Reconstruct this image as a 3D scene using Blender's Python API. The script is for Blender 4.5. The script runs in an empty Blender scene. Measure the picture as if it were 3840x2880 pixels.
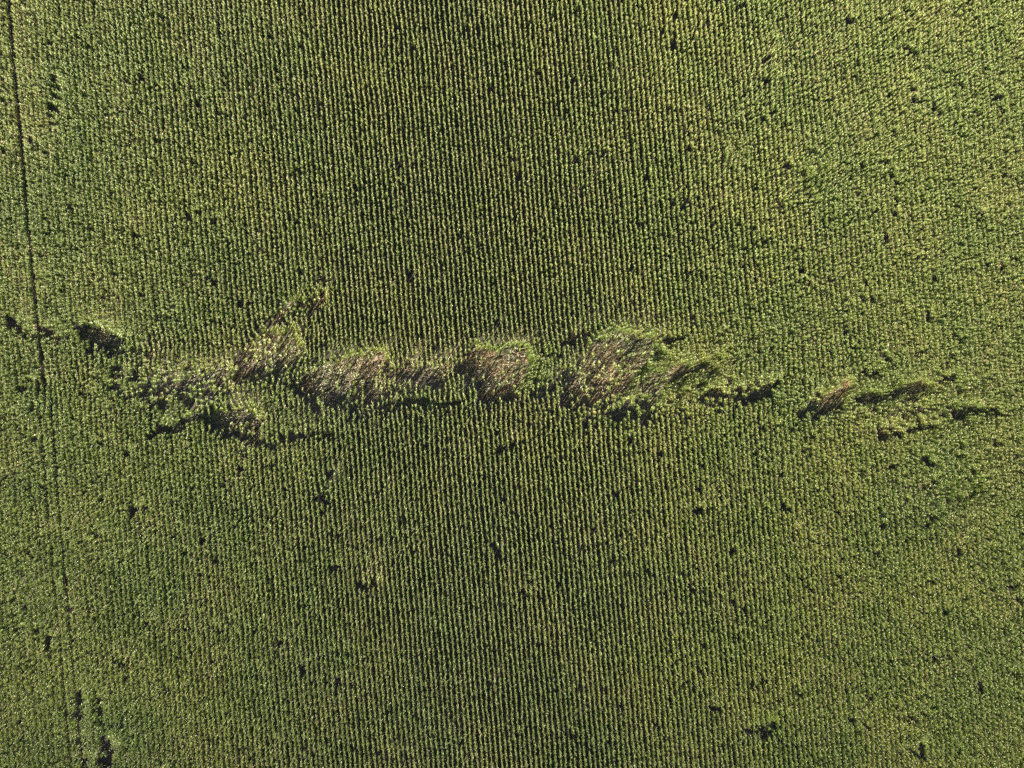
import bpy, math
import numpy as np

R = math.radians
rng = np.random.default_rng(11)
scene = bpy.context.scene
col = scene.collection

# ---------------------------------------------------------------- camera, sky, sun, exposure
CANOPY = 2.5
PPM = 24.2                                    # photograph pixels (3840 wide) per metre at canopy height
HALF_W = 1920.0 / PPM
HFOV = R(54.0)
CAM_Z = CANOPY + HALF_W / math.tan(HFOV / 2)

cam_d = bpy.data.cameras.new('camera')
cam_d.sensor_width = 36.0
cam_d.angle = HFOV
cam_d.clip_start = 0.5
cam_d.clip_end = 6000.0
cam = bpy.data.objects.new('camera', cam_d)
cam.location = (0, 0, CAM_Z)
cam.rotation_euler = (0, 0, 0)
col.objects.link(cam)
scene.camera = cam

SUN_EL, SUN_AZ = R(22), R(236)                # direction TO the sun, anticlockwise from +x
world = bpy.data.worlds.new('World')
scene.world = world
world.use_nodes = True
wn = world.node_tree
sky = wn.nodes.new('ShaderNodeTexSky')
sky.sky_type = 'NISHITA'
sky.sun_disc = False
sky.sun_elevation = SUN_EL
sky.sun_rotation = math.pi / 2 - SUN_AZ       # Blender measures it clockwise from +y
bg = wn.nodes['Background']
bg.inputs['Strength'].default_value = 0.05
wn.links.new(sky.outputs[0], bg.inputs['Color'])

sun_d = bpy.data.lights.new('sun', 'SUN')
sun_d.energy = 5.0
sun_d.angle = R(0.5)
sun_d.color = (1.0, 0.92, 0.79)
sun = bpy.data.objects.new('sun', sun_d)
sun.rotation_euler = (R(90) - SUN_EL, 0, SUN_AZ + R(90))
col.objects.link(sun)

scene.view_settings.view_transform = 'Standard'
scene.view_settings.look = 'None'
scene.view_settings.exposure = 3.1
scene.view_settings.gamma = 1.0
scene.view_settings.use_curve_mapping = False
scene.cycles.max_bounces = 5
scene.cycles.diffuse_bounces = 3
scene.cycles.glossy_bounces = 2
scene.cycles.transmission_bounces = 3
scene.cycles.use_denoising = False

# ---------------------------------------------------------------- materials
def new_mat(name):
    m = bpy.data.materials.new(name)
    m.use_nodes = True
    n = m.node_tree.nodes
    l = m.node_tree.links
    n.clear()
    out = n.new('ShaderNodeOutputMaterial')
    return m, n, l, out

def mix(n, l, fac, a, b):
    x = n.new('ShaderNodeMix')
    x.data_type = 'RGBA'
    for sock, v in ((0, fac), (6, a), (7, b)):
        if hasattr(v, 'is_output') or isinstance(v, bpy.types.NodeSocket):
            l.new(v, x.inputs[sock])
        else:
            x.inputs[sock].default_value = v if sock == 0 else (*v, 1)
    return x.outputs[2]

def math_node(n, l, op, a, b=0.0, clamp=False):
    x = n.new('ShaderNodeMath')
    x.operation = op
    x.use_clamp = clamp
    for i, v in enumerate((a, b)):
        if isinstance(v, bpy.types.NodeSocket):
            l.new(v, x.inputs[i])
        else:
            x.inputs[i].default_value = v
    return x.outputs[0]

def leaf_material(name, dark, light, yellow, straw, dry_gain=1.0, transl=0.22, rough=0.42):
    """Maize blade: each plant has its own tone, whole zones run yellower, dry blades are straw; the 'dry' value
    is stored on every leaf of the mesh."""
    m, n, l, out = new_mat(name)
    oi = n.new('ShaderNodeObjectInfo')
    base = mix(n, l, oi.outputs['Random'], dark, light)
    zone = n.new('ShaderNodeTexNoise')
    zone.inputs['Scale'].default_value = 0.055
    zone.inputs['Detail'].default_value = 3.0
    l.new(oi.outputs['Location'], zone.inputs['Vector'])
    zf = n.new('ShaderNodeMapRange')
    zf.inputs['From Min'].default_value = 0.42
    zf.inputs['From Max'].default_value = 0.66
    l.new(zone.outputs['Fac'], zf.inputs['Value'])
    at = n.new('ShaderNodeAttribute')
    at.attribute_name = 'tone'
    base = mix(n, l, math_node(n, l, 'MULTIPLY', zf.outputs[0], 0.55), base, yellow)
    base = mix(n, l, math_node(n, l, 'MULTIPLY', at.outputs['Fac'], 0.5), base, yellow)
    dr = n.new('ShaderNodeAttribute')
    dr.attribute_name = 'dry'
    zone2 = n.new('ShaderNodeTexNoise')
    zone2.inputs['Scale'].default_value = 0.11
    zone2.inputs['Detail'].default_value = 4.0
    l.new(oi.outputs['Location'], zone2.inputs['Vector'])
    z2 = n.new('ShaderNodeMapRange')
    z2.inputs['From Min'].default_value = 0.40
    z2.inputs['From Max'].default_value = 0.70
    z2.inputs['To Min'].default_value = 0.05
    z2.inputs['To Max'].default_value = 1.9
    l.new(zone2.outputs['Fac'], z2.inputs['Value'])
    dryf = math_node(n, l, 'MULTIPLY', dr.outputs['Fac'], z2.outputs[0])
    dryf = math_node(n, l, 'MULTIPLY', dryf, dry_gain, clamp=True)
    base = mix(n, l, dryf, base, straw)
    p = n.new('ShaderNodeBsdfPrincipled')
    p.inputs['Roughness'].default_value = rough
    p.inputs['Specular IOR Level'].default_value = 0.5
    l.new(base, p.inputs['Base Color'])
    t = n.new('ShaderNodeBsdfTranslucent')
    hs = n.new('ShaderNodeHueSaturation')
    hs.inputs['Saturation'].default_value = 1.25
    hs.inputs['Value'].default_value = 1.1
    l.new(base, hs.inputs['Color'])
    l.new(hs.outputs[0], t.inputs['Color'])
    ms = n.new('ShaderNodeMixShader')
    ms.inputs[0].default_value = transl
    l.new(p.outputs[0], ms.inputs[1])
    l.new(t.outputs[0], ms.inputs[2])
    l.new(ms.outputs[0], out.inputs['Surface'])
    return m

def plain_material(name, a, b, rough=0.7, scale=6.0):
    m, n, l, out = new_mat(name)
    tc = n.new('ShaderNodeTexCoord')
    nz = n.new('ShaderNodeTexNoise')
    nz.inputs['Scale'].default_value = scale
    nz.inputs['Detail'].default_value = 4.0
    l.new(tc.outputs['Object'], nz.inputs['Vector'])
    oi = n.new('ShaderNodeObjectInfo')
    f = math_node(n, l, 'ADD', math_node(n, l, 'MULTIPLY', nz.outputs['Fac'], 0.6),
                  math_node(n, l, 'MULTIPLY', oi.outputs['Random'], 0.5), clamp=True)
    p = n.new('ShaderNodeBsdfPrincipled')
    p.inputs['Roughness'].default_value = rough
    l.new(mix(n, l, f, a, b), p.inputs['Base Color'])
    l.new(p.outputs[0], out.inputs['Surface'])
    return m

M_LEAF = leaf_material('maize_leaf', (0.044, 0.083, 0.011), (0.090, 0.134, 0.022), (0.145, 0.165, 0.026), (0.24, 0.175, 0.085))
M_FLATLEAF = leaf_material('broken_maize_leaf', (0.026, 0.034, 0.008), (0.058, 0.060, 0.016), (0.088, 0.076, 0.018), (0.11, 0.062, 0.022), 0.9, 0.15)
M_RUSTLEAF = leaf_material('rusty_maize_leaf', (0.06, 0.034, 0.011), (0.10, 0.06, 0.02), (0.12, 0.08, 0.02), (0.14, 0.052, 0.016), 1.0, 0.15)
M_STALK = plain_material('maize_stalk', (0.06, 0.08, 0.025), (0.12, 0.13, 0.05), 0.5)
M_DRYSTALK = plain_material('dry_maize_stalk', (0.05, 0.028, 0.011), (0.12, 0.075, 0.03), 0.55)
M_TASSEL = plain_material('maize_tassel', (0.10, 0.10, 0.03), (0.18, 0.145, 0.07), 0.7)

m, n, l, out = new_mat('bare_soil')
tc = n.new('ShaderNodeTexCoord')
nz = n.new('ShaderNodeTexNoise')
nz.inputs['Scale'].default_value = 1.7
nz.inputs['Detail'].default_value = 8.0
nz.inputs['Roughness'].default_value = 0.7
l.new(tc.outputs['Object'], nz.inputs['Vector'])
lit = n.new('ShaderNodeTexVoronoi')
lit.inputs['Scale'].default_value = 9.0
l.new(tc.outputs['Object'], lit.inputs['Vector'])
lm = n.new('ShaderNodeMapRange')
lm.inputs['From Min'].default_value = 0.05
lm.inputs['From Max'].default_value = 0.22
lm.inputs['To Min'].default_value = 0.5
lm.inputs['To Max'].default_value = 0.0
l.new(lit.outputs['Distance'], lm.inputs['Value'])
soil = mix(n, l, nz.outputs['Fac'], (0.022, 0.017, 0.012), (0.07, 0.05, 0.034))
soil = mix(n, l, lm.outputs[0], soil, (0.13, 0.10, 0.06))
p = n.new('ShaderNodeBsdfPrincipled')
p.inputs['Roughness'].default_value = 0.95
l.new(soil, p.inputs['Base Color'])
bump = n.new('ShaderNodeBump')
bump.inputs['Strength'].default_value = 0.6
bump.inputs['Distance'].default_value = 0.05
l.new(nz.outputs['Fac'], bump.inputs['Height'])
l.new(bump.outputs[0], p.inputs['Normal'])
l.new(p.outputs[0], out.inputs['Surface'])
M_SOIL = m

# ---------------------------------------------------------------- ground
G = 2500.0
gm = bpy.data.meshes.new('ground')
gm.from_pydata([(-G, -G, 0), (G, -G, 0), (G, G, 0), (-G, G, 0)], [], [(0, 1, 2, 3)])
gm.materials.append(M_SOIL)
ground = bpy.data.objects.new('ground', gm)
ground['kind'] = 'structure'
ground['label'] = 'dark brown bare soil of the maize field'
col.objects.link(ground)

# ---------------------------------------------------------------- plant meshes
class MB:
    def __init__(self):
        self.v, self.f, self.m, self.tone, self.dry = [], [], [], [], []
    def add(self, verts, faces, mat, tone=0.0, dry=0.0):
        o = len(self.v)
        self.v += [tuple(x) for x in verts]
        self.f += [tuple(i + o for i in f) for f in faces]
        self.m += [mat] * len(faces)
        self.tone += [tone] * len(verts)
        self.dry += [dry] * len(verts)
    def merge(self, other):
        o = len(self.v)
        self.v += other.v
        self.f += [tuple(i + o for i in f) for f in other.f]
        self.m += other.m
        self.tone += other.tone
        self.dry += other.dry
    def mesh(self, name):
        me = bpy.data.meshes.new(name)
        mats = []
        for x in self.m:
            if x not in mats:
                mats.append(x)
        me.from_pydata(self.v, [], self.f)
        for x in mats:
            me.materials.append(x)
        me.polygons.foreach_set('material_index', [mats.index(x) for x in self.m])
        for nm, d in (('tone', self.tone), ('dry', self.dry)):
            a = me.attributes.new(nm, 'FLOAT', 'POINT')
            a.data.foreach_set('value', d)
        me.update()
        return me

def rnd(a, b):
    return float(rng.uniform(a, b))

def tube(mb, pts, r0, r1, mat, sides=4):
    pts = np.array(pts, float)
    k = len(pts)
    vs, fs = [], []
    for i, p_ in enumerate(pts):
        d = pts[min(i + 1, k - 1)] - pts[max(i - 1, 0)]
        d /= np.linalg.norm(d)
        a = np.cross(d, (0, 1, 0) if abs(d[1]) < 0.9 else (1, 0, 0))
        a /= np.linalg.norm(a)
        b = np.cross(d, a)
        r = r0 + (r1 - r0) * i / (k - 1)
        for s in range(sides):
            t = 2 * math.pi * s / sides
            vs.append(p_ + a * r * math.cos(t) + b * r * math.sin(t))
    for i in range(k - 1):
        for s in range(sides):
            s2 = (s + 1) % sides
            fs.append((i * sides + s, i * sides + s2, (i + 1) * sides + s2, (i + 1) * sides + s))
    mb.add(vs, fs, mat)

def blade(mb, base, az, el0, droop, length, width, mat, tone, dry, segs=6, fold=0.35, twist=0.0, floor=None):
    """A maize leaf: a V-folded strap that rises at el0 and arches over by droop radians."""
    p_ = np.array(base, float)
    el = el0
    vs, fs = [], []
    side_az = az + math.pi / 2
    for i in range(segs + 1):
        t = i / segs
        w = width * (0.55 + 0.45 * math.sin(math.pi * min(1, t * 1.25 + 0.1))) * (1 - t ** 3.2) + 0.002
        d = np.array((math.cos(az) * math.cos(el), math.sin(az) * math.cos(el), math.sin(el)))
        s = np.array((math.cos(side_az), math.sin(side_az), 0.0))
        u = np.cross(d, s) * -1
        if u[2] < 0 and el < math.pi / 2:
            u = -u
        tw = twist * t
        s2 = s * math.cos(tw) + u * math.sin(tw)
        u2 = u * math.cos(tw) - s * math.sin(tw)
        vs += [p_ - s2 * w / 2 + u2 * w * fold * 0.5, p_ + 0, p_ + s2 * w / 2 + u2 * w * fold * 0.5]
        p_ = p_ + d * (length / segs)
        if floor is not None and p_[2] < floor:
            p_[2] = floor
        el -= droop / segs * (0.5 + t)
        az += twist * 0.12
        side_az = az + math.pi / 2
    for i in range(segs):
        o = i * 3
        fs += [(o, o + 1, o + 4, o + 3), (o + 1, o + 2, o + 5, o + 4)]
    mb.add(vs, fs, mat, tone, dry)

def standing_plant(h, n_leaves, dryness, tassel=True, bend=0.0):
    st, fo, ta = MB(), MB(), MB()
    def axis(z):
        return np.array((bend * (z / h) ** 2, 0, z))
    tube(st, [axis(z) for z in np.linspace(0, h * 0.92, 6)], 0.014, 0.006, M_STALK)
    plane = rnd(-0.2, 0.2)
    for i in range(n_leaves):
        t = (i + 1) / n_leaves
        z = h * (0.16 + 0.72 * t)
        az = plane + math.pi * (i % 2) + rnd(-0.45, 0.45)
        if t > 0.62:                                    # the upper blades stand up and keep the row narrow
            length = rnd(0.40, 0.56) * (1.12 - 0.35 * (t - 0.62) / 0.38)
            el0 = R(rnd(64, 82))
            droop = rnd(0.5, 1.5)
        else:
            length = (0.36 + 0.34 * math.sin(math.pi * (0.2 + t))) * rnd(0.85, 1.1)
            el0 = R(rnd(52, 68))
            droop = rnd(1.3, 2.2)
        dry = 0.0
        if t < 0.25 or rng.random() < dryness * 0.6:
            dry = rnd(0.35, 0.95)
        blade(fo, axis(z), az, el0, droop, length, rnd(0.075, 0.10), M_LEAF, rnd(0, 1) * (0.35 + 0.65 * t), dry,
              twist=rnd(-0.7, 0.7))
    if tassel:
        top = axis(h * 0.9)
        tube(ta, [top, top + np.array((0.0, 0.0, 0.18)), top + np.array((rnd(-.03, .03), rnd(-.03, .03), 0.36))], 0.008, 0.003, M_TASSEL, 3)
        for k in range(7):
            a = rnd(0, 2 * math.pi)
            b = top + np.array((0, 0, rnd(0.05, 0.14)))
            r1, r2 = rnd(0.06, 0.1), rnd(0.13, 0.19)
            tube(ta, [b, b + np.array((r1 * math.cos(a), r1 * math.sin(a), 0.13)),
                      b + np.array((r2 * math.cos(a), r2 * math.sin(a), rnd(0.12, 0.18)))], 0.009, 0.005, M_TASSEL, 3)
    return st, fo, ta

def flat_plant(h, n_leaves, leaf_mat, dryness):
    """A plant blown over: the stalk bends at the base and lies along +x, its blades swept the same way."""
    st, fo, ta = MB(), MB(), MB()
    zt = rnd(0.06, 0.30)
    sw = rnd(-0.35, 0.35)
    def axis(s):
        x = s * h
        z = zt * (1 - math.exp(-s * 6)) + 0.10 * math.sin(s * 4 + sw * 9) * s
        return np.array((x, sw * s * s, max(0.05, z)))
    tube(st, [axis(s) for s in np.linspace(0, 0.93, 8)], 0.016, 0.008, M_DRYSTALK)
    for i in range(n_leaves):
        t = (i + 1) / n_leaves
        b = axis(0.12 + 0.76 * t)
        az = (1 if i % 2 else -1) * rnd(0.05, 0.65) + rnd(-0.15, 0.15)
        length = (0.45 + 0.45 * math.sin(math.pi * (0.15 + 0.65 * t))) * rnd(0.8, 1.1)
        dry = rnd(0.5, 1.0) if rng.random() < dryness * (1.25 - 0.6 * t) else rnd(0, 0.25)
        blade(fo, b, az, R(rnd(-5, 40)), rnd(0.5, 1.5), length, rnd(0.05, 0.085), leaf_mat, rnd(0, 1), dry,
              twist=rnd(-1.6, 1.6), floor=0.03)
    top = axis(0.92)
    for k in range(5):
        a = rnd(-0.6, 0.6)
        L = rnd(0.18, 0.3)
        tube(ta, [top, top + np.array((L * 0.5 * math.cos(a), L * 0.5 * math.sin(a), 0.05)),
                  top + np.array((L * math.cos(a), L * math.sin(a), rnd(-0.02, 0.05)))], 0.009, 0.005, M_TASSEL, 3)
    return st, fo, ta

UP, FLAT = [], []
for k in range(12):
    UP.append(standing_plant(rnd(2.4, 2.7), int(rng.integers(13, 16)), 0.10 if k < 8 else 0.36, True, rnd(0, 0.2)))
FLAT_KIND = ['brown', 'brown', 'brown', 'straw', 'straw', 'pale green', 'pale green', 'rust', 'rust']
for kd in FLAT_KIND:
    lm_, dr_ = {'brown': (M_FLATLEAF, 0.85), 'straw': (M_FLATLEAF, 0.5), 'pale green': (M_FLATLEAF, 0.15), 'rust': (M_RUSTLEAF, 0.9)}[kd]
    FLAT.append(flat_plant(rnd(2.3, 2.6), 13, lm_, dr_))
VARIANTS = UP + FLAT
N_UP = len(UP)

# ---------------------------------------------------------------- where the plants stand
def value_noise(x, y, cell, seed):
    r = np.random.default_rng(seed)
    n_ = 256
    g = r.uniform(-1, 1, (n_, n_))
    fx, fy = x / cell + 1000.0, y / cell + 1000.0
    ix, iy = np.floor(fx).astype(int), np.floor(fy).astype(int)
    tx, ty = fx - ix, fy - iy
    tx, ty = tx * tx * (3 - 2 * tx), ty * ty * (3 - 2 * ty)
    a = g[ix % n_, iy % n_]; b = g[(ix + 1) % n_, iy % n_]
    c = g[ix % n_, (iy + 1) % n_]; d = g[(ix + 1) % n_, (iy + 1) % n_]
    return (a * (1 - tx) + b * tx) * (1 - ty) + (c * (1 - tx) + d * tx) * ty

ROW, STEP, TILT = 0.76, 0.19, R(5.1)
du = np.array((math.cos(TILT), math.sin(TILT)))          # across the rows
dv = np.array((math.sin(TILT), -math.cos(TILT)))         # along them, down the field
LANE_U = float(np.dot(((43 - 1920) / PPM, (1440 - 231) / PPM), du))
XM, YM = 92.0, 72.0
us = [LANE_U - 0.62 - ROW * k for k in range(40)] + [LANE_U + 0.62 + ROW * k for k in range(270)]
pts = []
for j, u in enumerate(sorted(us)):
    v = np.arange(-95, 95, STEP)
    v = v + rng.uniform(-0.06, 0.06, v.shape)
    uu = u + 0.07 * value_noise(v, np.full_like(v, j * 7.3), 3.5, 5) + rng.normal(0, 0.025, v.shape)
    if abs(abs(u - LANE_U) - 0.62) < 0.01:                # the lane closes to a normal row gap below the storm's track
        uu = uu - np.sign(u - LANE_U) * 0.24 * np.clip((v + 9) / 8, 0, 1)
    pts.append(uu[:, None] * du + v[:, None] * dv)
P = np.concatenate(pts)
P = P[(np.abs(P[:, 0]) < XM) & (np.abs(P[:, 1]) < YM)]
N = len(P)
X, Y = P[:, 0], P[:, 1]
SX = 1920 + X * PPM
SY = 1440 - Y * PPM
JX = SX + 13 * value_noise(X, Y, 0.9, 1) + 12 * value_noise(X, Y, 2.2, 3)
JY = SY + 13 * value_noise(X, Y, 0.9, 2) + 12 * value_noise(X, Y, 2.2, 4)

def d_capsule(a, b, w):
    a, b = np.array(a, float), np.array(b, float)
    ab = b - a
    t = np.clip(((JX - a[0]) * ab[0] + (JY - a[1]) * ab[1]) / max(1e-6, ab @ ab), 0, 1)
    return np.hypot(JX - a[0] - t * ab[0], JY - a[1] - t * ab[1]) - w

def d_poly(poly):
    d = np.full(N, 1e9)
    inside = np.zeros(N, bool)
    k = len(poly)
    for i in range(k):
        (x0, y0), (x1, y1) = poly[i], poly[(i + 1) % k]
        d = np.minimum(d, d_capsule((x0, y0), (x1, y1), 0))
        if y0 != y1:
            hit = ((y0 > JY) != (y1 > JY)) & (JX < (x1 - x0) * (JY - y0) / (y1 - y0) + x0)
            inside ^= hit
    return np.where(inside, -d, d)

def d_line(pl, w):
    return np.min([d_capsule(pl[i], pl[i + 1], w) for i in range(len(pl) - 1)], axis=0)

# openings the storm tore: key, distance field, direction the stalks lie in (degrees), share left standing, mix of tints, reach of the leaning rim (px)
OPEN = [
    ('hole', np.minimum(d_line([(310, 1248), (415, 1275)], 20), d_line([(290, 1226), (330, 1245)], 9)), -12, 0.03, 'brown', 30),
    ('slash', d_line([(1000, 1222), (1045, 1190), (1110, 1160), (1185, 1122)], 12), 40, 0.15, 'rust', 25),
    ('first', d_poly([(975, 1268), (1060, 1262), (1100, 1330), (1085, 1385), (1000, 1425), (900, 1440), (770, 1440), (760, 1400), (850, 1390), (905, 1330)]), 38, 0.20, 'straw', 45),
    ('second', d_poly([(1140, 1420), (1200, 1380), (1300, 1350), (1420, 1330), (1430, 1375), (1340, 1420), (1260, 1465), (1150, 1500), (1125, 1470)]), 27, 0.08, 'straw', 45),
    ('orange', d_poly([(1770, 1325), (1955, 1325), (1972, 1380), (1925, 1440), (1900, 1510), (1830, 1520), (1790, 1490), (1775, 1430), (1735, 1400), (1745, 1350)]), 40, 0.05, 'brown', 45),
    ('large', d_poly([(2235, 1295), (2310, 1268), (2430, 1285), (2455, 1335), (2390, 1390), (2320, 1450), (2230, 1500), (2125, 1535), (2108, 1500), (2135, 1440), (2120, 1405), (2180, 1350)]), 32, 0.14, 'straw', 55),
    ('hollow', np.minimum(d_poly([(2385, 1440), (2430, 1400), (2540, 1380), (2545, 1420), (2470, 1470), (2400, 1475)]), d_line([(2540, 1410), (2650, 1392)], 9)), 22, 0.04, 'brown', 55),
    ('slot', np.minimum(d_line([(3010, 1553), (3060, 1530), (3120, 1490), (3165, 1462)], 15), d_line([(3080, 1530), (3130, 1495)], 20)), 36, 0.02, 'brown', 30),
    ('twin', np.minimum(d_line([(3235, 1520), (3290, 1500)], 13), d_line([(3290, 1500), (3390, 1470), (3455, 1456)], 10)), 20, 0.04, 'brown', 35),
    ('long', np.minimum(d_line([(590, 1615), (640, 1608), (720, 1572), (840, 1572), (925, 1570)], 14), d_line([(800, 1582), (880, 1575)], 20)), 4, 0.08, 'brown', 40),
]
# smaller breaks in the rows: plants knocked flat or missing
THIN = [
    ([(590, 1622), (560, 1630)], 12), ([(830, 1622), (900, 1640), (965, 1668)], 10), ([(1140, 1637), (1218, 1640)], 10),
    ([(1715, 1370), (1745, 1440)], 8), ([(1460, 1400), (1540, 1405)], 12), ([(1590, 1385), (1650, 1420)], 13), ([(1450, 1508), (1600, 1520), (1700, 1515)], 7),
    ([(1880, 1500), (1945, 1512)], 9), ([(2112, 1283), (2160, 1274), (2200, 1260)], 9), ([(2480, 1262), (2520, 1282)], 8), ([(2530, 1282), (2580, 1258)], 8),
    ([(2622, 1488), (2680, 1478), (2735, 1498)], 9), ([(2780, 1505), (2870, 1490)], 10), ([(2820, 1472), (2930, 1452)], 8), ([(2410, 1560), (2460, 1545)], 8),
    ([(3570, 1545), (3655, 1532)], 9), ([(3600, 1552), (3720, 1556)], 6), ([(3585, 1580), (3615, 1578)], 8), ([(3310, 1632), (3375, 1628)], 9),
    ([(3425, 1612), (3490, 1602)], 6), ([(3262, 1405), (3305, 1398)], 9), ([(3530, 1410), (3590, 1425)], 10), ([(1855, 1705), (1910, 1675), (1965, 1652)], 9),
    ([(1210, 1862), (1228, 1888)], 11), ([(380, 1322), (430, 1325), (505, 1318), (556, 1322)], 10), ([(140, 1246), (170, 1256)], 9), ([(185, 1262), (205, 1262)], 8),
    ([(315, 1322), (332, 1332)], 8), ([(405, 1388), (434, 1396)], 8), ([(2115, 2745), (2150, 2770)], 14), ([(1740, 2790), (1765, 2815)], 10),
    ([(2800, 2740), (2880, 2745)], 11), ([(2890, 2725), (2920, 2722)], 8), ([(3420, 2690), (3450, 2710)], 9), ([(1340, 2210), (1420, 2200)], 6),
    ([(2180, 2062), (2260, 2040), (2320, 2010)], 5), ([(3470, 1715), (3500, 1755)], 9), ([(3460, 1825), (3505, 1818)], 8), ([(3465, 1960), (3510, 1955)], 8),
    ([(680, 1440), (740, 1425)], 12), ([(860, 1290), (880, 1300)], 9), ([(900, 1150), (915, 1160)], 10), ([(1230, 1395), (1240, 1400)], 8),
    ([(1090, 1440), (1160, 1432)], 11), ([(2200, 1560), (2230, 1580)], 6), ([(2870, 1602), (2910, 1598)], 6), ([(160, 2410), (170, 2430)], 8),
    ([(120, 1248), (145, 1252)], 7), ([(60, 1255), (95, 1265)], 8), ([(20, 1195), (40, 1240)], 9), ([(285, 2615), (297, 2695)], 13), ([(358, 2630), (366, 2695)], 14),
    ([(388, 2790), (398, 2880)], 15), ([(318, 2850), (330, 2875)], 10), ([(172, 310), (192, 350)], 10), ([(185, 390), (200, 410)], 8), ([(1525, 1000), (1540, 1055)], 7),
    ([(2365, 1645), (2375, 1665)], 7), ([(2618, 1910), (2630, 1920)], 10), ([(2940, 1905), (2950, 1915)], 10), ([(1955, 2225), (1965, 2230)], 8),
]
DOTS = [(2730, 110), (2882, 230), (2835, 297), (2800, 357), (2900, 420), (3165, 305), (3205, 400), (3425, 205), (3430, 355), (3455, 375), (3335, 375), (3345, 508),
        (3680, 178), (3615, 322), (2950, 625), (2622, 660), (3230, 615), (3352, 660), (3230, 735), (3665, 810), (3680, 820), (3465, 742), (3780, 630), (2855, 910), (3410, 35),
        (3745, 380), (1076, 312), (732, 396), (726, 330), (845, 284), (1085, 443), (188, 341), (179, 289), (1102, 648), (1122, 833), (642, 862), (179, 153), (6, 555), (3, 295),
        (529, 301), (1507, 694), (1920, 520), (1925, 545), (835, 130), (1222, 1885), (1240, 2125), (1255, 2130), (1500, 1960), (1380, 2195), (815, 2370), (1265, 2570),
        (3145, 2160), (3740, 1680), (3150, 1440), (2430, 2150), (2440, 2160), (3805, 2210), (3815, 2260), (2100, 2200), (1665, 1340), (640, 1150), (730, 1155), (2565, 760), (2190, 700)]
# wind-laid but unbroken plants: centre, half axes, turn, lean in degrees, direction
LEANS = [((3640, 1860), (120, 62), 15, 48, 12), ((2600, 1375), (110, 30), 12, 48, 20), ((2735, 580), (55, 45), 60, 30, 40), ((3060, 660), (80, 70), 40, 32, 35), ((2900, 230), (60, 130), 0, 22, 50),
         ((2010, 1370), (70, 80), 60, 22, 30), ((1120, 1280), (90, 60), 30, 18, 30), ((3450, 60), (120, 80), 20, 22, 40), ((3250, 540), (200, 120), 30, 18, 35), ((2500, 1470), (220, 60), 10, 18, 15),
         ((3640, 1470), (100, 30), 10, 30, 15), ((3300, 1480), (160, 50), 15, 22, 20), ((500, 1310), (200, 50), 10, 12, -10),
         ((2900, 1260), (200, 90), 10, 14, 20), ((2500, 1380), (180, 80), 15, 22, 22), ((3450, 1640), (350, 150), 0, 9, 10)]
# stretches of the storm's track where many plants are gone from the rows: centre, half axes, share missing
SPARSE = [((640, 1450), (300, 120), 0.42), ((900, 1400), (200, 60), 0.5), ((1350, 1480), (380, 110), 0.38), ((1560, 1420), (170, 60), 0.5), ((2050, 1450), (90, 90), 0.35),
          ((2330, 1540), (300, 70), 0.35), ((2750, 1480), (260, 60), 0.32), ((3450, 1530), (330, 110), 0.24), ((1000, 1620), (260, 60), 0.35), ((2330, 1300), (200, 60), 0.28),
          ((3500, 1880), (140, 120), 0.15), ((250, 1260), (200, 50), 0.3), ((1080, 1210), (130, 80), 0.22), ((1210, 1860), (40, 60), 0.3), ((2200, 2080), (180, 60), 0.15)]

lean = 2.0 + 2.0 * value_noise(X, Y, 6.0, 21)                        # degrees
ldir = 35 + 50 * value_noise(X, Y, 12.0, 22)
lx, ly = lean * np.cos(np.radians(ldir)), lean * np.sin(np.radians(ldir))
lx += rng.normal(0, 1.3, N) + 1.5 * value_noise(X, Y, 0.7, 31)
ly += rng.normal(0, 2.5, N) + 2.5 * value_noise(X, Y, 0.7, 32)
band = np.exp(-((SY - 1480 + (SX - 1920) * -0.02) / 150.0) ** 2)     # the storm's track across the field
lx += band * (3 + 7 * value_noise(X, Y, 1.6, 33))
ly += band * (1 + 7 * value_noise(X, Y, 1.6, 34))
for (c, ax, tr, am, di) in LEANS:
    a = R(tr)
    ex = ((JX - c[0]) * math.cos(a) - (JY - c[1]) * math.sin(a)) / ax[0]
    ey = ((JX - c[0]) * math.sin(a) + (JY - c[1]) * math.cos(a)) / ax[1]
    w = np.exp(-(ex ** 2 + ey ** 2)) * (0.8 + 0.5 * value_noise(X, Y, 1.3, 37))
    lx += w * am * math.cos(R(di))
    ly += w * am * math.sin(R(di))

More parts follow.
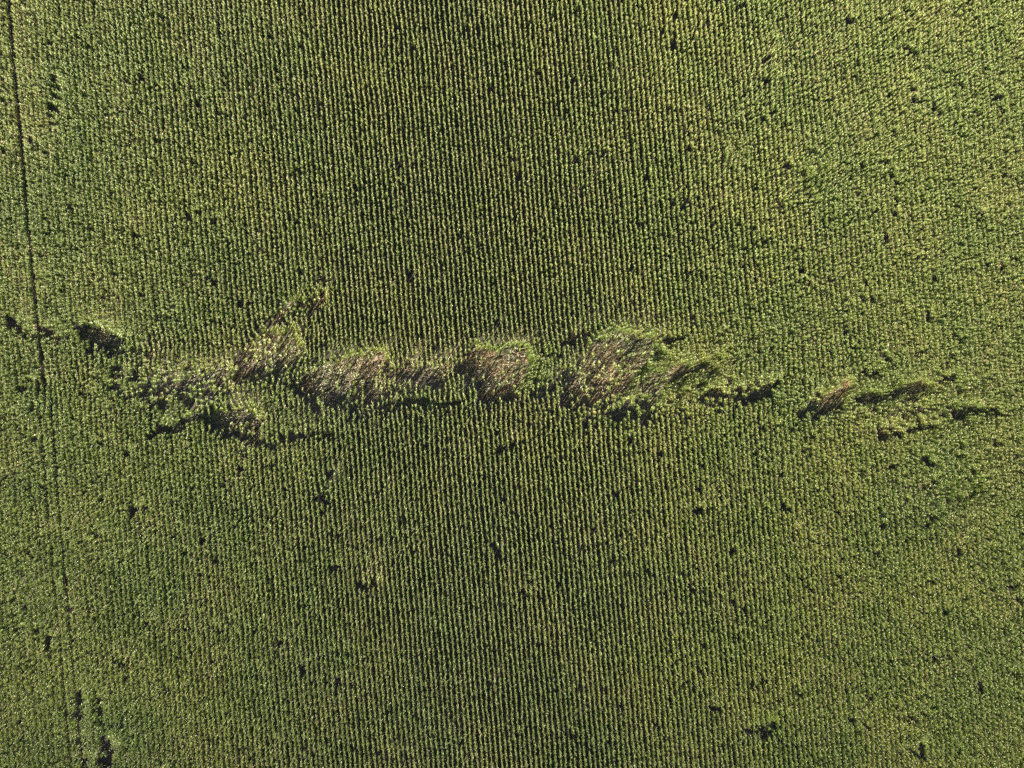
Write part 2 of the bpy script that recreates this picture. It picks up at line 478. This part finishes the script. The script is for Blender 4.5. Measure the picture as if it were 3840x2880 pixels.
variant = np.where(rng.random(N) < 0.78, rng.integers(0, 8, N), rng.integers(8, N_UP, N))
scale = rng.uniform(0.90, 1.08, N) * (1 + 0.05 * value_noise(X, Y, 5.0, 41))
yaw = R(-85) + rng.normal(0, 0.32, N) + math.pi * rng.integers(0, 2, N)
zoff = np.zeros(N)
state = np.zeros(N, int)            # 0 standing, 1 flattened, 2 missing
where = np.full(N, -1)
rim = np.full(N, -1)
r1 = rng.random(N)
for k, (key, d, ang, keep, tint, reach) in enumerate(OPEN):
    d = d - 9
    inn = d < 0
    clump = value_noise(X, Y, 1.1, 60 + k) * 0.5 + 0.5
    down = inn & (r1 > keep * (0.3 + 1.4 * clump))
    state[down] = 1
    where[inn] = k
    near = (~inn) & (d < reach)
    rim[near & (d < 16) & (rim < 0)] = k
    w = np.clip(1 - d / reach, 0, 1) ** 1.5 * near
    side = (X - X[inn].mean()) * math.cos(R(ang)) + (Y - Y[inn].mean()) * math.sin(R(ang))
    w = w * np.clip(0.5 + side / 2.0, 0, 1)                          # only the far side was pushed over
    lx += w * 30 * math.cos(R(ang)); ly += w * 30 * math.sin(R(ang))
    a = ang + 26 * value_noise(X, Y, 1.5, 70 + k) + 14 * value_noise(X, Y, 0.6, 75 + k) + rng.normal(0, 7, N)
    if key == 'orange':
        a = a - np.clip((1390 - SY) / 60, 0, 1) * 45
    yaw[down] = np.radians(a[down])
    zoff[down] = rng.uniform(-0.02, 0.15, N)[down]
    ids = {'brown': (0, 1, 2, 0, 1, 3, 4), 'straw': (3, 4, 1, 2, 5, 6, 0), 'rust': (7, 8, 7, 8, 2, 4)}[tint]
    if key == 'orange':
        ids = (0, 1, 2, 3, 4, 3, 7)
    pick = np.array(ids)[rng.integers(0, len(ids), N)]
    edge = (d > -14) & (rng.random(N) < 0.4)
    pick = np.where(edge, np.array((5, 6))[rng.integers(0, 2, N)], pick)
    variant[down] = N_UP + pick[down]
for pl, w in THIN:
    d = d_line(pl, w + 6)
    inn = (d < 0) & (state == 0) & (r1 > 0.10)
    fl = inn & (rng.random(N) < 0.7)
    state[inn] = 2
    state[fl] = 1
    variant[fl] = N_UP + rng.integers(0, 7, N)[fl]
    yaw[fl] = np.radians(20 + rng.normal(0, 20, N))[fl]
for (x_, y_) in DOTS:
    d = np.hypot(JX - x_, (JY - y_) * rnd(0.8, 1.3)) - rnd(10, 16)
    state[(d < 0) & (state == 0) & (r1 > 0.08)] = 2
state[(state == 0) & (r1 > 0.92) & (value_noise(X, Y, 0.5, 90) > -0.2)] = 2
state[(state == 0) & (value_noise(X, Y, 0.8, 91) > 0.80)] = 2
clump = value_noise(X, Y, 0.55, 92) * 0.35 + value_noise(X, Y, 1.4, 93) * 0.25 + rng.uniform(-0.25, 0.25, N)
for (c, ax, share) in SPARSE:
    w = np.exp(-(((SX - c[0]) / ax[0]) ** 2 + ((SY - c[1]) / ax[1]) ** 2))
    gone = (state == 0) & (clump + 0.5 < share * w * 1.6)
    state[gone] = 2
    lay = gone & (rng.random(N) < 0.35)
    state[lay] = 1
    variant[lay] = N_UP + rng.integers(0, 7, N)[lay]
    yaw[lay] = np.radians(20 + rng.normal(0, 25, N))[lay]
scale[(state == 0) & (rng.random(N) < 0.06)] *= 0.8

def eulers(lean_x, lean_y, yw):
    """Turn about the plant's own axis by yw, then tilt (degrees) towards (lean_x, lean_y)."""
    m_ = np.hypot(lean_x, lean_y)
    th = np.radians(np.minimum(m_, 62))
    k = np.where(m_ > 1e-6, m_, 1)
    ax, ay = -lean_y / k, lean_x / k
    c, s = np.cos(th), np.sin(th)
    T = np.zeros((len(yw), 3, 3))
    T[:, 0, 0] = c + ax * ax * (1 - c); T[:, 0, 1] = ax * ay * (1 - c); T[:, 0, 2] = ay * s
    T[:, 1, 0] = ax * ay * (1 - c); T[:, 1, 1] = c + ay * ay * (1 - c); T[:, 1, 2] = -ax * s
    T[:, 2, 0] = -ay * s; T[:, 2, 1] = ax * s; T[:, 2, 2] = c
    Z = np.zeros_like(T)
    Z[:, 0, 0] = np.cos(yw); Z[:, 0, 1] = -np.sin(yw); Z[:, 1, 0] = np.sin(yw); Z[:, 1, 1] = np.cos(yw); Z[:, 2, 2] = 1
    M = T @ Z
    return np.stack([np.arctan2(M[:, 2, 1], M[:, 2, 2]), np.arcsin(np.clip(-M[:, 2, 0], -1, 1)), np.arctan2(M[:, 1, 0], M[:, 0, 0])], 1)

fl = state == 1
tilt_x = np.where(fl, rng.normal(0, 2.5, N), lx)
tilt_y = np.where(fl, rng.normal(0, 2.5, N), ly)
E = eulers(tilt_x, tilt_y, yaw)
POS = np.stack([X, Y, zoff], 1)

# ---------------------------------------------------------------- single plants as things
# the flattened ones that lie on top in the openings, and the standing ones left alone inside them or on their rims
def choose(mask, most):
    idx = np.flatnonzero(mask)
    rng.shuffle(idx)
    return idx[:most]

WHERE_TEXT = {
    'hole': 'the black hole beside the dark lane',
    'slash': 'the thin slanting rust-brown slash',
    'first': 'the straw patch under the rust-brown slash',
    'second': 'the straw patch between slash and orange-tinted patch',
    'orange': 'the orange-tinted patch amid the field',
    'large': 'the largest straw patch of the field',
    'hollow': 'the dark hollow touching the largest straw patch',
    'slot': 'the steeper of two lone black slots',
    'twin': 'the flatter of two lone black slots',
    'long': 'the long black slot under the first straw patch',
}
SHARE_FLAT = {'hole': 16, 'slash': 14, 'first': 44, 'second': 44, 'orange': 58, 'large': 60, 'hollow': 22, 'slot': 18, 'twin': 10, 'long': 14}
SHARE_UP = {'hole': 14, 'slash': 22, 'first': 48, 'second': 42, 'orange': 40, 'large': 60, 'hollow': 24, 'slot': 14, 'twin': 14, 'long': 22}

PART_MESH = {}
def part_meshes(v):
    if v not in PART_MESH:
        st, fo, ta = VARIANTS[v]
        PART_MESH[v] = [(nm, mb.mesh(nm)) for nm, mb in (('stalk', st), ('foliage', fo), ('tassel', ta))]
    return PART_MESH[v]

TEMPLATE = {}
def plant_thing(i, name, label, group):
    v = int(variant[i])
    if v not in TEMPLATE:
        root = bpy.data.objects.new(name, None)
        kids = []
        for nm, me in part_meshes(v):
            c = bpy.data.objects.new(nm, me)
            kids.append(c)
        TEMPLATE[v] = (root, kids)
    else:
        r0, k0 = TEMPLATE[v]
        root = r0.copy()
        kids = [c.copy() for c in k0]
    col.objects.link(root)
    for c in kids:
        c.parent = root
        col.objects.link(c)
    root.empty_display_size = 0.2
    root.location = POS[i]
    root.rotation_euler = E[i]
    root.scale = (float(scale[i]),) * 3
    root['label'] = label
    root['category'] = 'corn plant'
    root['group'] = group
    return root

single = np.zeros(N, bool)
for k, o in enumerate(OPEN):
    key, d = o[0], o[1]
    for i in choose((where == k) & (state == 1), SHARE_FLAT[key]):
        zoff[i] += 0.12
        POS[i, 2] = zoff[i]
        tint = FLAT_KIND[int(variant[i]) - N_UP]
        plant_thing(i, 'flattened_corn_plant', f'{tint} corn plant blown flat in {WHERE_TEXT[key]}', f'{tint} flattened plants in {WHERE_TEXT[key]}')
        single[i] = True
    alone = choose((where == k) & (state == 0), SHARE_UP[key])
    for i in alone:
        plant_thing(i, 'corn_plant', f'green corn plant upright inside {WHERE_TEXT[key]}', f'upright survivors inside {WHERE_TEXT[key]}')
        single[i] = True
    for i in choose((rim == k) & (where < 0) & (state == 0), max(0, SHARE_UP[key] - len(alone))):
        plant_thing(i, 'corn_plant', f'leaning corn plant edging {WHERE_TEXT[key]}', f'leaning plants on the edge of {WHERE_TEXT[key]}')
        single[i] = True

# ---------------------------------------------------------------- the rest of the crop as two masses
def mass(name, sel, variants, label):
    idx = np.flatnonzero(sel)
    me = bpy.data.meshes.new(name)
    me.vertices.add(len(idx))
    me.vertices.foreach_set('co', POS[idx].astype(np.float32).ravel())
    a = me.attributes.new('turn', 'FLOAT_VECTOR', 'POINT')
    a.data.foreach_set('vector', E[idx].astype(np.float32).ravel())
    a = me.attributes.new('size', 'FLOAT', 'POINT')
    a.data.foreach_set('value', scale[idx].astype(np.float32))
    a = me.attributes.new('form', 'INT', 'POINT')
    a.data.foreach_set('value', variant[idx].astype(np.int32))
    me.update()
    ob = bpy.data.objects.new(name, me)
    col.objects.link(ob)
    ng = bpy.data.node_groups.new(name, 'GeometryNodeTree')
    ng.interface.new_socket('Geometry', in_out='INPUT', socket_type='NodeSocketGeometry')
    ng.interface.new_socket('Geometry', in_out='OUTPUT', socket_type='NodeSocketGeometry')
    n, l = ng.nodes, ng.links
    gi, go = n.new('NodeGroupInput'), n.new('NodeGroupOutput')
    def attr(nm, ty):
        x = n.new('GeometryNodeInputNamedAttribute')
        x.data_type = ty
        x.inputs['Name'].default_value = nm
        return x.outputs['Attribute']
    turn = n.new('FunctionNodeEulerToRotation')
    l.new(attr('turn', 'FLOAT_VECTOR'), turn.inputs[0])
    size, form = attr('size', 'FLOAT'), attr('form', 'INT')
    join = n.new('GeometryNodeJoinGeometry')
    for v in variants:
        if not np.any(variant[idx] == v):
            continue
        src = MB()
        for part in VARIANTS[v]:
            src.merge(part)
        so = bpy.data.objects.new('corn_plant_pattern', src.mesh('corn_plant_pattern'))
        oi = n.new('GeometryNodeObjectInfo')
        oi.inputs['Object'].default_value = so
        oi.inputs['As Instance'].default_value = False
        cmp_ = n.new('FunctionNodeCompare')
        cmp_.data_type = 'INT'
        cmp_.operation = 'EQUAL'
        l.new(form, cmp_.inputs[2])
        cmp_.inputs[3].default_value = int(v)
        ip = n.new('GeometryNodeInstanceOnPoints')
        l.new(gi.outputs[0], ip.inputs['Points'])
        l.new(cmp_.outputs[0], ip.inputs['Selection'])
        l.new(oi.outputs['Geometry'], ip.inputs['Instance'])
        l.new(turn.outputs[0], ip.inputs['Rotation'])
        l.new(size, ip.inputs['Scale'])
        l.new(ip.outputs[0], join.inputs[0])
    l.new(join.outputs[0], go.inputs[0])
    md = ob.modifiers.new('plants', 'NODES')
    md.node_group = ng
    ob['kind'] = 'stuff'
    ob['label'] = label
    ob['category'] = 'corn crop'
    return ob

mass('corn_crop', (state == 0) & ~single, range(N_UP), 'dense green corn standing in close straight rows over the whole field')
mass('flattened_corn', (state == 1) & ~single, range(N_UP, len(VARIANTS)), 'mat of brown and straw corn blown flat in the torn openings of the field')
print('plants', N, 'standing', int((state == 0).sum()), 'flat', int((state == 1).sum()), 'single', int(single.sum()))
